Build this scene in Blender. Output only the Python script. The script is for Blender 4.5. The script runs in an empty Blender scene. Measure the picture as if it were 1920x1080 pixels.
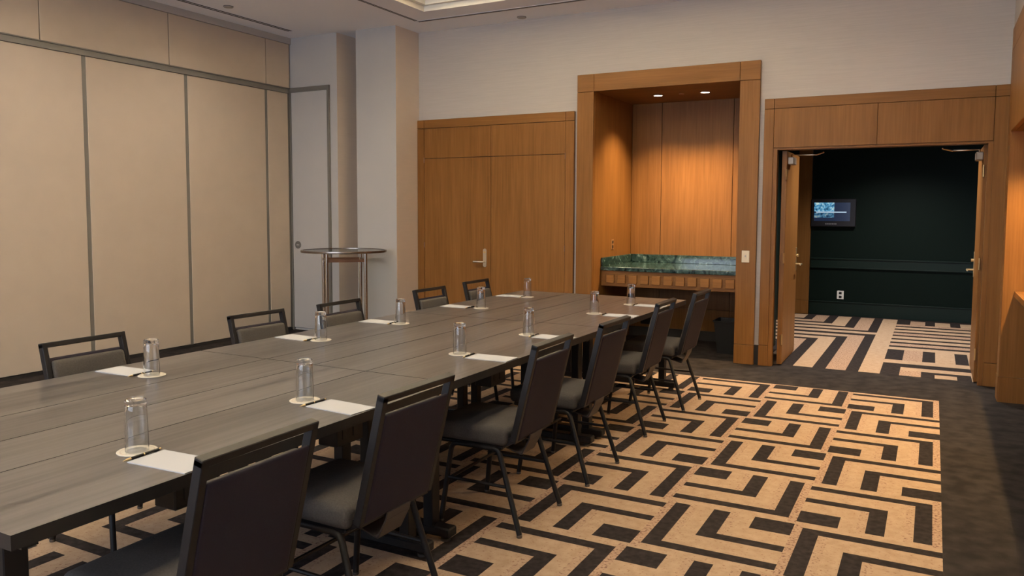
import bpy, bmesh, math, random
from mathutils import Vector, Matrix

random.seed(7)
scene = bpy.context.scene
COL = scene.collection

# ------------------------------------------------------------------ camera
def add_camera():
    cam = bpy.data.cameras.new('camera')
    cam.sensor_fit = 'HORIZONTAL'
    cam.sensor_width = 36.0
    cam.lens = 36.0 * 1475.26 / 1920.0
    cam.shift_y = (503.7 - 540.0) / 1920.0
    cam.clip_start = 0.05
    o = bpy.data.objects.new('camera', cam)
    COL.objects.link(o)
    yaw, pitch, roll = math.radians(28.154905), math.radians(4.14682), math.radians(0.231683)
    cy, sy, cp, sp = math.cos(yaw), math.sin(yaw), math.cos(pitch), math.sin(pitch)
    fwd = Vector((-sy * cp, cy * cp, -sp))
    right = Vector((cy, sy, 0))
    up = right.cross(fwd)
    c, s = math.cos(roll), math.sin(roll)
    r2 = c * right + s * up
    u2 = -s * right + c * up
    m = Matrix((r2, u2, -fwd)).transposed().to_4x4()
    m.translation = Vector((0, 0, 1.46))
    o.matrix_world = m
    scene.camera = o
add_camera()

# ------------------------------------------------------------------ world, exposure
scene.view_settings.view_transform = 'Standard'
scene.view_settings.look = 'None'
scene.view_settings.gamma = 1.0
scene.view_settings.use_curve_mapping = False
scene.view_settings.exposure = 0.0
w = bpy.data.worlds.new('world')
scene.world = w
w.use_nodes = True
bg = w.node_tree.nodes['Background']
bg.inputs[0].default_value = (0.70, 0.81, 1.0, 1)
bg.inputs[1].default_value = 8.0

WARM = (1.0, 0.905, 0.81)
AMBER = (1.0, 0.68, 0.36)

def add_light(name, kind, loc, energy, color, **kw):
    d = bpy.data.lights.new(name, kind)
    d.energy = energy
    d.color = color
    rot = kw.pop('rot', (0, 0, 0))
    for k, v in kw.items():
        setattr(d, k, v)
    o = bpy.data.objects.new(name, d)
    o.location = loc
    o.rotation_euler = rot
    COL.objects.link(o)
    return o

# the room's extents
XL, XR, YB, YR, ZC = -6.93, 0.52, 7.73, -3.0, 3.53
TX0, TX1, TY0, TY1 = -4.76, -0.75, -1.6, 6.93       # ceiling tray

# tray cove lamps (strips hidden on the tray's ledge, shining up onto its vault)
COVE = 35.0
for nm, loc, sx, sy in (
        ('cove_lamp', ((TX0 + TX1) / 2, TY1 - 0.05, 3.735), TX1 - TX0 - .3, .05),
        ('cove_lamp', ((TX0 + TX1) / 2, TY0 + 0.05, 3.735), TX1 - TX0 - .3, .05),
        ('cove_lamp', (TX0 + 0.05, (TY0 + TY1) / 2, 3.735), .05, TY1 - TY0 - .3),
        ('cove_lamp', (TX1 - 0.05, (TY0 + TY1) / 2, 3.735), .05, TY1 - TY0 - .3)):
    add_light(nm, 'AREA', loc, COVE * max(sx, sy), WARM, shape='RECTANGLE', size=sx, size_y=sy,
              rot=(math.pi, 0, 0))
# daylight portal of the rear window
add_light('window_portal', 'AREA', (-3.2, YR - 0.02, 1.85), 1.0, (1, 1, 1), shape='RECTANGLE',
          size=5.6, size_y=1.9, rot=(math.radians(90), 0, 0)).data.cycles.is_portal = True

# ------------------------------------------------------------------ materials
def nt(name):
    m = bpy.data.materials.new(name)
    m.use_nodes = True
    return m, m.node_tree.nodes, m.node_tree.links, m.node_tree.nodes['Principled BSDF']

def plain(name, col, rough=.6, metal=0.0, spec=.4, bump=0, bscale=200, var=0.0, vscale=30, coat=0):
    m, n, l, p = nt(name)
    p.inputs['Base Color'].default_value = (*col, 1)
    p.inputs['Roughness'].default_value = rough
    p.inputs['Metallic'].default_value = metal
    p.inputs['Specular IOR Level'].default_value = spec
    if coat:
        p.inputs['Coat Weight'].default_value = coat
    if var or bump:
        g = n.new('ShaderNodeNewGeometry')
    if var:
        t = n.new('ShaderNodeTexNoise'); t.inputs['Scale'].default_value = vscale
        t.inputs['Detail'].default_value = 3
        l.new(g.outputs['Position'], t.inputs['Vector'])
        r = n.new('ShaderNodeMapRange')
        r.inputs[1].default_value = .25; r.inputs[2].default_value = .75
        r.inputs[3].default_value = 1 - var; r.inputs[4].default_value = 1 + var
        l.new(t.outputs[0], r.inputs[0])
        mx = n.new('ShaderNodeVectorMath'); mx.operation = 'SCALE'
        mx.inputs[0].default_value = col
        l.new(r.outputs[0], mx.inputs['Scale'])
        l.new(mx.outputs[0], p.inputs['Base Color'])
    if bump:
        t2 = n.new('ShaderNodeTexNoise'); t2.inputs['Scale'].default_value = bscale
        l.new(g.outputs['Position'], t2.inputs['Vector'])
        b = n.new('ShaderNodeBump'); b.inputs['Strength'].default_value = bump
        b.inputs['Distance'].default_value = .002
        l.new(t2.outputs[0], b.inputs['Height'])
        l.new(b.outputs[0], p.inputs['Normal'])
    return m

def wood(name, c0, c1, axis, rough=.42, fine=60, coarse=7, along=.6, streak=.5, spec=.16, lo=.30):
    """grain runs along `axis`; colours vary between c0 and c1"""
    m, n, l, p = nt(name)
    g = n.new('ShaderNodeNewGeometry')
    mp = n.new('ShaderNodeMapping')
    def vec(s):
        v = [s, s, s]; v['XYZ'.index(axis)] = along; return v
    mp.inputs['Scale'].default_value = vec(coarse)
    l.new(g.outputs['Position'], mp.inputs['Vector'])
    t = n.new('ShaderNodeTexNoise'); t.inputs['Scale'].default_value = 1.0
    t.inputs['Detail'].default_value = 4; t.inputs['Distortion'].default_value = .4
    l.new(mp.outputs[0], t.inputs['Vector'])
    mp2 = n.new('ShaderNodeMapping'); v2 = vec(fine); v2['XYZ'.index(axis)] = along * 4
    mp2.inputs['Scale'].default_value = v2
    l.new(g.outputs['Position'], mp2.inputs['Vector'])
    t2 = n.new('ShaderNodeTexNoise'); t2.inputs['Scale'].default_value = 1.0
    t2.inputs['Detail'].default_value = 3
    l.new(mp2.outputs[0], t2.inputs['Vector'])
    mix = n.new('ShaderNodeMix'); mix.data_type = 'FLOAT'
    mix.inputs[0].default_value = streak
    l.new(t.outputs[0], mix.inputs[2]); l.new(t2.outputs[0], mix.inputs[3])
    r = n.new('ShaderNodeValToRGB')
    r.color_ramp.elements[0].position = lo; r.color_ramp.elements[0].color = (*c0, 1)
    r.color_ramp.elements[1].position = 1 - lo; r.color_ramp.elements[1].color = (*c1, 1)
    l.new(mix.outputs[0], r.inputs[0])
    l.new(r.outputs[0], p.inputs['Base Color'])
    p.inputs['Roughness'].default_value = rough
    p.inputs['Specular IOR Level'].default_value = spec
    return m

def wallpaper(name, col, amp=.05):
    m, n, l, p = nt(name)
    g = n.new('ShaderNodeNewGeometry')
    mp = n.new('ShaderNodeMapping'); mp.inputs['Scale'].default_value = (3, 3, 110)
    l.new(g.outputs['Position'], mp.inputs['Vector'])
    t = n.new('ShaderNodeTexNoise'); t.inputs['Scale'].default_value = 1; t.inputs['Detail'].default_value = 3
    l.new(mp.outputs[0], t.inputs['Vector'])
    r = n.new('ShaderNodeMapRange'); r.inputs[1].default_value = .3; r.inputs[2].default_value = .7
    r.inputs[3].default_value = 1 - amp; r.inputs[4].default_value = 1 + amp
    l.new(t.outputs[0], r.inputs[0])
    mx = n.new('ShaderNodeVectorMath'); mx.operation = 'SCALE'; mx.inputs[0].default_value = col
    l.new(r.outputs[0], mx.inputs['Scale']); l.new(mx.outputs[0], p.inputs['Base Color'])
    p.inputs['Roughness'].default_value = .75
    b = n.new('ShaderNodeBump'); b.inputs['Strength'].default_value = .25; b.inputs['Distance'].default_value = .002
    l.new(t.outputs[0], b.inputs['Height']); l.new(b.outputs[0], p.inputs['Normal'])
    return m

def marble(name):
    m, n, l, p = nt(name)
    g = n.new('ShaderNodeNewGeometry')
    t = n.new('ShaderNodeTexNoise'); t.inputs['Scale'].default_value = 14; t.inputs['Detail'].default_value = 8
    t.inputs['Distortion'].default_value = 1.6
    l.new(g.outputs['Position'], t.inputs['Vector'])
    r = n.new('ShaderNodeValToRGB')
    e = r.color_ramp.elements
    e[0].position = .36; e[0].color = (.006, .018, .016, 1)
    e[1].position = .62; e[1].color = (.045, .085, .078, 1)
    x = e.new(.70); x.color = (.16, .23, .22, 1)
    l.new(t.outputs[0], r.inputs[0]); l.new(r.outputs[0], p.inputs['Base Color'])
    p.inputs['Roughness'].default_value = .08
    return m

def carpet(name, c0, c1, scale, speck=None, amount=.62):
    m, n, l, p = nt(name)
    g = n.new('ShaderNodeNewGeometry')
    t = n.new('ShaderNodeTexNoise'); t.inputs['Scale'].default_value = scale; t.inputs['Detail'].default_value = 4
    l.new(g.outputs['Position'], t.inputs['Vector'])
    r = n.new('ShaderNodeValToRGB')
    r.color_ramp.elements[0].position = .35; r.color_ramp.elements[0].color = (*c0, 1)
    r.color_ramp.elements[1].position = .65; r.color_ramp.elements[1].color = (*c1, 1)
    l.new(t.outputs[0], r.inputs[0])
    out = r.outputs[0]
    if speck:
        t2 = n.new('ShaderNodeTexNoise'); t2.inputs['Scale'].default_value = 75; t2.inputs['Detail'].default_value = 2
        l.new(g.outputs['Position'], t2.inputs['Vector'])
        r2 = n.new('ShaderNodeMapRange'); r2.inputs[1].default_value = amount - .06; r2.inputs[2].default_value = amount + .06
        l.new(t2.outputs[0], r2.inputs[0])
        mx = n.new('ShaderNodeMix'); mx.data_type = 'RGBA'
        l.new(r2.outputs[0], mx.inputs[0]); l.new(out, mx.inputs[6])
        mx.inputs[7].default_value = (*speck, 1)
        out = mx.outputs[2]
    l.new(out, p.inputs['Base Color'])
    p.inputs['Roughness'].default_value = .95
    p.inputs['Specular IOR Level'].default_value = .1
    tb = n.new('ShaderNodeTexNoise'); tb.inputs['Scale'].default_value = 420
    l.new(g.outputs['Position'], tb.inputs['Vector'])
    b = n.new('ShaderNodeBump'); b.inputs['Strength'].default_value = .5; b.inputs['Distance'].default_value = .003
    l.new(tb.outputs[0], b.inputs['Height']); l.new(b.outputs[0], p.inputs['Normal'])
    return m

def emit(name, col, strength):
    m, n, l, p = nt(name)
    p.inputs['Base Color'].default_value = (*col, 1)
    p.inputs['Emission Color'].default_value = (*col, 1)
    p.inputs['Emission Strength'].default_value = strength
    return m

def thin_glass(name, tint=(1, 1, 1), rough=.0, ior=1.45):
    m = bpy.data.materials.new(name); m.use_nodes = True
    n, l = m.node_tree.nodes, m.node_tree.links
    n.remove(n['Principled BSDF'])
    out = n['Material Output']
    tr = n.new('ShaderNodeBsdfTransparent'); tr.inputs[0].default_value = (*tint, 1)
    gl = n.new('ShaderNodeBsdfGlossy'); gl.inputs['Roughness'].default_value = rough
    lw = n.new('ShaderNodeLayerWeight'); lw.inputs[0].default_value = .5
    pw = n.new('ShaderNodeMath'); pw.operation = 'POWER'; pw.inputs[1].default_value = 3.2
    l.new(lw.outputs['Facing'], pw.inputs[0])
    fr = n.new('ShaderNodeMapRange'); fr.inputs[3].default_value = .045; fr.inputs[4].default_value = .75
    l.new(pw.outputs[0], fr.inputs[0])
    mx = n.new('ShaderNodeMixShader')
    l.new(fr.outputs[0], mx.inputs[0]); l.new(tr.outputs[0], mx.inputs[1]); l.new(gl.outputs[0], mx.inputs[2])
    l.new(mx.outputs[0], out.inputs[0])
    return m

def solid_glass(name):
    m, n, l, p = nt(name)
    p.inputs['Base Color'].default_value = (.97, .98, .98, 1)
    p.inputs['Roughness'].default_value = 0
    p.inputs['IOR'].default_value = 1.46
    p.inputs['Transmission Weight'].default_value = 1
    return m

def screen_mat(name, x0, x1, z0, z1):
    """a picture on the hallway screen: bright blue scene upper left, white line, navy rest"""
    m, n, l, p = nt(name)
    g = n.new('ShaderNodeNewGeometry')
    sp = n.new('ShaderNodeSeparateXYZ'); l.new(g.outputs['Position'], sp.inputs[0])
    def rng(sock, a, b):
        r = n.new('ShaderNodeMapRange'); r.inputs[1].default_value = a; r.inputs[2].default_value = b
        l.new(sock, r.inputs[0]); return r.outputs[0]
    def math_(op, a, b):
        q = n.new('ShaderNodeMath'); q.operation = op
        for i, v in enumerate((a, b)):
            if isinstance(v, (int, float)): q.inputs[i].default_value = v
            else: l.new(v, q.inputs[i])
        return q.outputs[0]
    u = rng(sp.outputs[0], x0, x1); v = rng(sp.outputs[2], z0, z1)
    t = n.new('ShaderNodeTexNoise'); t.inputs['Scale'].default_value = 26; t.inputs['Detail'].default_value = 4
    l.new(g.outputs['Position'], t.inputs['Vector'])
    r = n.new('ShaderNodeValToRGB'); e = r.color_ramp.elements
    e[0].position = .35; e[0].color = (.004, .05, .12, 1)
    e[1].position = .68; e[1].color = (.75, .9, .75, 1)
    x = e.new(.52); x.color = (.12, .42, .70, 1)
    l.new(t.outputs[0], r.inputs[0])
    left = math_('LESS_THAN', u, .56)
    top = math_('GREATER_THAN', v, .52)
    low = math_('MULTIPLY', math_('LESS_THAN', v, .44), math_('GREATER_THAN', v, .18))
    vis = math_('MULTIPLY', left, math_('MAXIMUM', top, math_('MULTIPLY', low, .45)))
    line = math_('MULTIPLY', math_('MULTIPLY', math_('LESS_THAN', v, .51), math_('GREATER_THAN', v, .455)),
                 math_('MULTIPLY', math_('LESS_THAN', u, .90), math_('GREATER_THAN', u, .06)))
    mx = n.new('ShaderNodeMix'); mx.data_type = 'RGBA'
    mx.inputs[6].default_value = (.012, .022, .055, 1)
    l.new(vis, mx.inputs[0]); l.new(r.outputs[0], mx.inputs[7])
    mx2 = n.new('ShaderNodeMix'); mx2.data_type = 'RGBA'
    l.new(line, mx2.inputs[0]); l.new(mx.outputs[2], mx2.inputs[6]); mx2.inputs[7].default_value = (.6, .8, 1, 1)
    l.new(mx2.outputs[2], p.inputs['Emission Color'])
    p.inputs['Emission Strength'].default_value = .8
    p.inputs['Base Color'].default_value = (.01, .01, .015, 1)
    p.inputs['Roughness'].default_value = .2
    return m

W0, W1 = (.142, .060, .0145), (.228, .104, .0290)
M = dict(
    wood_v=wood('cherry_wood_vertical', W0, W1, 'Z', fine=70),
    wood_x=wood('cherry_wood_along_x', W0, W1, 'X', fine=70),
    wood_y=wood('cherry_wood_along_y', W0, W1, 'Y', fine=70),
    wood_light=wood('pale_cherry_block', tuple(c * 1.25 for c in W0), tuple(c * 1.3 for c in W1), 'X', fine=70),
    wood_gap=plain('dark_joint', (.045, .018, .008), .8),
    laminate=wood('grey_oak_laminate', (.036, .0318, .0305), (.116, .104, .099), 'Y', rough=.30, spec=.4, lo=.37, fine=42, coarse=8, along=.35, streak=.45),
    edge=plain('dark_table_edge', (.010, .009, .009), .45),
    black=plain('black_metal', (.0065, .006, .0065), .45, metal=.2),
    frame=plain('bronze_black_chair_frame', (.0085, .0075, .0080), .48, spec=.3),
    fabric_seat=plain('charcoal_seat_fabric', (.065, .058, .052), .95, spec=.2, bump=.4, bscale=500, var=.18, vscale=180),
    fabric_back=plain('plum_brown_back_vinyl', (.0185, .0138, .0235), .75, spec=.3, bump=.3, bscale=500, var=.08, vscale=150),
    bracket=plain('bronze_bracket', (.055, .044, .040), .5, metal=.1),
    glide=plain('glide_steel', (.16, .15, .14), .35, metal=.9),
    panel=plain('beige_partition_fabric', (.52, .43, .335), .9, spec=.2, bump=.15, bscale=350, var=.03, vscale=5),
    gasket=plain('grey_aluminium_trim', (.17, .16, .14), .45, metal=.1),
    band=plain('grey_header_band', (.42, .39, .355), .7),
    paper_wall=wallpaper('linen_wallpaper', (.51, .465, .425)),
    grey_wall=plain('pale_grey_wall', (.46, .44, .42), .8, var=.02, vscale=3),
    tan_wall=wallpaper('tan_linen_wallpaper', (.66, .56, .475), .02),
    ceil=plain('ceiling_paint', (.84, .85, .90), .85),
    tray=plain('tray_white', (.78, .75, .69), .7),
    vault=plain('tray_vault', (.82, .75, .56), .8),
    slot=plain('black_slot', (.012, .010, .010), .8),
    base=plain('black_base', (.016, .014, .013), .6),
    c_dark=carpet('charcoal_carpet', (.016, .012, .012), (.030, .024, .023), 30),
    c_border=carpet('charcoal_border_carpet', (.016, .013, .013), (.034, .028, .026), 9),
    c_beige=carpet('beige_carpet', (.345, .238, .155), (.405, .290, .196), 22, speck=(.27, .155, .10), amount=.66),
    c_speck=carpet('speckled_beige_carpet', (.335, .222, .150), (.385, .265, .185), 30, speck=(.17, .092, .066), amount=.58),
    c_fleck=carpet('flecked_beige_carpet', (.345, .234, .155), (.39, .275, .188), 26, speck=(.20, .115, .08), amount=.62),
    marble=marble('green_marble'),
    cream=plain('cream_plastic', (.75, .66, .48), .4),
    white=plain('white_paper', (.46, .46, .47), .8),
    coaster=plain('cream_coaster', (.60, .55, .46), .8),
    print_=plain('coaster_print', (.55, .45, .36), .8),
    brass=plain('brushed_brass', (.72, .56, .30), .28, metal=.9),
    nickel=plain('satin_nickel', (.62, .56, .46), .3, metal=.9),
    rim=plain('dark_bronze_rim', (.26, .22, .19), .25, metal=.9),
    steel=plain('polished_steel', (.62, .58, .54), .16, metal=1.0),
    closer=plain('closer_aluminium', (.30, .25, .20), .45, metal=.5),
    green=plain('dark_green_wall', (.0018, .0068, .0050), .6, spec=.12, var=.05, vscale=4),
    green_trim=plain('dark_green_trim', (.0034, .0115, .0085), .45, spec=.25),
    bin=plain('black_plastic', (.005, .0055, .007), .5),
    tv=plain('screen_bezel', (.014, .013, .017), .35),
    logo=plain('logo_grey', (.22, .22, .24), .4),
    glow=emit('lamp_lens', (1.0, .86, .66), 22),
    glass=solid_glass('clear_glass'),
    toptable=thin_glass('tabletop_glass', (.80, .86, .82), .02),
    sensor=plain('sensor_bronze', (.30, .16, .07), .5),
    copper=plain('brown_rim', (.22, .12, .08), .35, metal=.6),
    drape=plain('white_frame', (.7, .7, .68), .5),
)
M['screen'] = screen_mat('screen_picture', -1.515, -1.04, 1.345, 1.605)

# ------------------------------------------------------------------ mesh helpers
class MB:
    def __init__(s):
        s.v, s.f, s.m = [], [], []
    def quad(s, a, b, c, d, mat=0):
        i = len(s.v); s.v += [a, b, c, d]; s.f.append((i, i + 1, i + 2, i + 3)); s.m.append(mat)
    def hexa(s, p, mat=0):
        i = len(s.v); s.v += [tuple(q) for q in p]
        for f in ((0, 3, 2, 1), (4, 5, 6, 7), (0, 1, 5, 4), (1, 2, 6, 5), (2, 3, 7, 6), (3, 0, 4, 7)):
            s.f.append(tuple(i + k for k in f)); s.m.append(mat)
        return s
    def box(s, x0, x1, y0, y1, z0, z1, mat=0):
        return s.hexa([(x0, y0, z0), (x1, y0, z0), (x1, y1, z0), (x0, y1, z0),
                       (x0, y0, z1), (x1, y0, z1), (x1, y1, z1), (x0, y1, z1)], mat)
    def beam(s, a, b, w, h, side=(0, 1, 0), mat=0):
        """a bar from a to b; w across along `side`, h across the other way"""
        a, b = Vector(a), Vector(b); d = (b - a).normalized()
        sd = Vector(side); sd = (sd - d * sd.dot(d)).normalized(); up = d.cross(sd)
        p = []
        for q in (a, b):
            for i, j in ((-1, -1), (1, -1), (1, 1), (-1, 1)):
                p.append(q + sd * (i * w / 2) + up * (j * h / 2))
        return s.hexa(p, mat)
    def tube(s, pts, r, seg=10, mat=0):
        pts = [Vector(p) for p in pts]; rings = []
        prev = None
        for k, p in enumerate(pts):
            if k == 0: d = pts[1] - pts[0]
            elif k == len(pts) - 1: d = pts[-1] - pts[-2]
            else: d = (pts[k + 1] - p).normalized() + (p - pts[k - 1]).normalized()
            d.normalize()
            ref = prev if prev is not None else (Vector((0, 0, 1)) if abs(d.z) < .9 else Vector((1, 0, 0)))
            a = (ref - d * ref.dot(d)).normalized(); b = d.cross(a); prev = a
            i = len(s.v)
            s.v += [tuple(p + (a * math.cos(t) + b * math.sin(t)) * r) for t in (2 * math.pi * q / seg for q in range(seg))]
            rings.append(i)
        for i, j in zip(rings, rings[1:]):
            for q in range(seg):
                s.f.append((i + q, i + (q + 1) % seg, j + (q + 1) % seg, j + q)); s.m.append(mat)
        s.f.append(tuple(rings[0] + q for q in reversed(range(seg)))); s.m.append(mat)
        s.f.append(tuple(rings[-1] + q for q in range(seg))); s.m.append(mat)
        return s
    def lathe(s, prof, c=(0, 0, 0), seg=32, mat=0, closed=True, axis='Z'):
        rings = []
        for r, z in prof:
            i = len(s.v)
            for q in range(seg):
                t = 2 * math.pi * q / seg
                x, y = r * math.cos(t), r * math.sin(t)
                if axis == 'Z': p = (c[0] + x, c[1] + y, c[2] + z)
                elif axis == 'Y': p = (c[0] + x, c[1] + z, c[2] - y)
                else: p = (c[0] + z, c[1] + x, c[2] + y)
                s.v.append(p)
            rings.append(i)
        for i, j in zip(rings, rings[1:]):
            for q in range(seg):
                s.f.append((i + q, i + (q + 1) % seg, j + (q + 1) % seg, j + q)); s.m.append(mat)
        if closed:
            s.f.append(tuple(rings[0] + q for q in reversed(range(seg)))); s.m.append(mat)
            s.f.append(tuple(rings[-1] + q for q in range(seg))); s.m.append(mat)
        return s
    def build(s, name, mats, parent=None, bevel=0, smooth=False, seg=1):
        me = bpy.data.meshes.new(name)
        me.from_pydata([tuple(v) for v in s.v], [], s.f)
        for i, k in enumerate(s.m): me.polygons[i].material_index = k
        bm = bmesh.new(); bm.from_mesh(me)
        bmesh.ops.remove_doubles(bm, verts=bm.verts, dist=1e-6)
        bmesh.ops.recalc_face_normals(bm, faces=bm.faces)
        if bevel:
            es = [e for e in bm.edges if len(e.link_faces) == 2 and e.calc_face_angle() > .5]
            bmesh.ops.bevel(bm, geom=es, offset=bevel, segments=seg, affect='EDGES', profile=.5)
        bm.to_mesh(me); bm.free()
        if isinstance(mats, str): mats = [mats]
        for k in mats: me.materials.append(M[k])
        if smooth:
            for p in me.polygons: p.use_smooth = True
            try: me.set_sharp_from_angle(angle=math.radians(38))
            except Exception: pass
        o = bpy.data.objects.new(name, me)
        COL.objects.link(o)
        if parent is not None: o.parent = parent
        return o

def cushion(hx, hy, hz, r, crown=0, n=10):
    """a rounded box centred on 0 with a crowned top"""
    b = MB(); idx = {}
    def pt(p):
        k = tuple(round(c, 6) for c in p)
        if k not in idx:
            core = Vector([max(-h + r, min(h - r, c * h)) for c, h in zip(p, (hx, hy, hz))])
            q = Vector([c * h for c, h in zip(p, (hx, hy, hz))])
            d = q - core
            q = core + d.normalized() * r if d.length > 1e-9 else q
            if p[2] > 0: q.z += crown * (1 - p[0] ** 2) * (1 - p[1] ** 2) * p[2]
            idx[k] = len(b.v); b.v.append(tuple(q))
        return idx[k]
    # finer rows near the edges
    g = sorted(set([-1, -.985, -.95, -.9, -.8] + [x / 5 for x in range(-3, 4)] + [.8, .9, .95, .985, 1]))
    for ax in range(3):
        for sgn in (-1, 1):
            for i in range(len(g) - 1):
                for j in range(len(g) - 1):
                    c = []
                    for u, v in ((g[i], g[j]), (g[i + 1], g[j]), (g[i + 1], g[j + 1]), (g[i], g[j + 1])):
                        p = [0, 0, 0]; p[ax] = sgn; p[(ax + 1) % 3] = u; p[(ax + 2) % 3] = v
                        c.append(pt(p))
                    b.f.append(tuple(c)); b.m.append(0)
    return b

def empty(name, loc=(0, 0, 0), rz=0):
    o = bpy.data.objects.new(name, None)
    o.empty_display_size = .1
    o.location = loc; o.rotation_euler = (0, 0, rz)
    COL.objects.link(o)
    return o

def tag(o, label, cat, group=None):
    o['label'] = label; o['category'] = cat
    if group: o['group'] = group
    return o

def struct(o, label=None):
    o['kind'] = 'structure'
    if label: o['label'] = label
    return o

def children(o):
    return [c for c in COL.objects if c.parent == o]

def copy_tree(o, parent=None):
    c = o.copy(); COL.objects.link(c); c.parent = parent
    for ch in children(o): copy_tree(ch, c)
    return c

ORD = ['first', 'second', 'third', 'fourth', 'fifth', 'sixth']

# ------------------------------------------------------------------ floor with its woven pattern
CW, CH, CX, CY = .6095, .6155, .086, 6.906          # cell size, right and far border of the field
def cell_rects():
    """dark rectangles of cell A (corner of the angles at far right), in cell coordinates"""
    return [(0, .57, .505, .568), (.495, .57, .018, .505), (0, .378, .308, .37), (.298, .378, .018, .308),
            (0, .182, .018, .17)]
def make_floor():
    b = MB()
    us = sorted({0, .04, .182, .258, .298, .378, .455, .495, .57, CW}); vs = sorted({0, .018, .17, .308, .37, .505, .568, CH})
    R = cell_rects()
    nc, nr = 10, 16
    for c in range(nc):
        for r in range(nr):
            mx = (r % 2 == 1)                # odd rows mirror left-right
            my = (c % 2 == 1)                # odd columns mirror near-far
            x0, y0 = CX - (c + 1) * CW, CY - (r + 1) * CH
            for i in range(len(us) - 1):
                for j in range(len(vs) - 1):
                    um, vm = (us[i] + us[i + 1]) / 2, (vs[j] + vs[j + 1]) / 2
                    dark = any(a < um < b_ and c0 < vm < d for a, b_, c0, d in R)
                    mat = 1 if dark else (3 if um > .57 else (4 if (.455 < um < .495 and vm < .568) or (.258 < um < .298 and vm < .308) else 2))
                    ua, ub, va, vb = us[i], us[i + 1], vs[j], vs[j + 1]
                    if mx: ua, ub = CW - ub, CW - ua
                    if my: va, vb = CH - vb, CH - va
                    b.quad((x0 + ua, y0 + va, 0), (x0 + ub, y0 + va, 0), (x0 + ub, y0 + vb, 0), (x0 + ua, y0 + vb, 0), mat)
    fx0, fy0 = CX - nc * CW, CY - nr * CH
    def q(x0, x1, y0, y1): b.quad((x0, y0, 0), (x1, y0, 0), (x1, y1, 0), (x0, y1, 0), 0)
    q(XL - .3, fx0, YR, YB + .1); q(CX, 1.4, YR, YB + .1); q(fx0, CX, YR, fy0); q(fx0, CX, CY, YB + .1)
    q(-3.4, -1.6, YB + .1, 9.0)
    return struct(b.build('floor', ['c_border', 'c_dark', 'c_beige', 'c_speck', 'c_fleck']),
                  'carpet with beige and charcoal interlocking angle pattern and dark border')
make_floor()

def make_hall_floor():
    # a small occupancy grid of light stripes on charcoal
    L = []                                             # (x0,x1,y0,y1,material)
    L.append((-.567, -.387, 7.84, 11.95, 1))
    for k, m in ((0, 2), (1, 1), (2, 2), (3, 1)):
        xr = -.675 - k * .291; xl = xr - .175
        top = 10.19 - k * .29; bot = 10.645 + k * .29
        L.append((xl, xr, 7.84, top, m)); L.append((-3.0, xl, top - .17, top, 1))
        L.append((xl, xr, bot, 11.95, m)); L.append((-3.0, xl, bot, bot + .17, 1))
    L.append((-3.0, -.567, 10.35, 10.52, 1))
    for k in range(8):
        y = 9.32 + k * .285
        L.append((-.387, 1.6, y, y + (.175 if k < 7 else .16), 2 if k % 3 == 1 else 1))
    for k, m in ((0, 2), (1, 1), (2, 1), (3, 2)):
        x = -.227 + k * .289
        L.append((x, x + .175, 8.66, 9.32, m)); L.append((x, x + .175, 11.48, 11.87, m))
    L.append((-.387, 1.6, 8.465, 8.66, 1)); L.append((-.228, 1.6, 8.11, 8.275, 1))
    L.append((-.228, -.053, 7.84, 8.11, 2)); L.append((.057, .232, 7.84, 8.01, 1)); L.append((.345, .52, 7.84, 8.11, 1))
    b = MB()
    xs = sorted({-3.0, -1.95, -1.6, 1.6} | {a for r in L for a in r[:2]}); ys = sorted({7.83, 8.9, 12.2} | {a for r in L for a in r[2:4]})
    for i in range(len(xs) - 1):
        for j in range(len(ys) - 1):
            x, y = (xs[i] + xs[i + 1]) / 2, (ys[j] + ys[j + 1]) / 2
            m = 0
            for r in L:
                if r[0] < x < r[1] and r[2] < y < r[3]: m = r[4]
            if x < -1.95 or x > 1.6 or (x < -1.6 and y < 8.9): continue
            b.quad((xs[i], ys[j], 0), (xs[i + 1], ys[j], 0), (xs[i + 1], ys[j + 1], 0), (xs[i], ys[j + 1], 0), m)
    return struct(b.build('floor_hallway', ['c_dark', 'c_beige', 'c_speck']),
                  'hallway carpet with beige and charcoal crossing stripes')
make_hall_floor()

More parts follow.
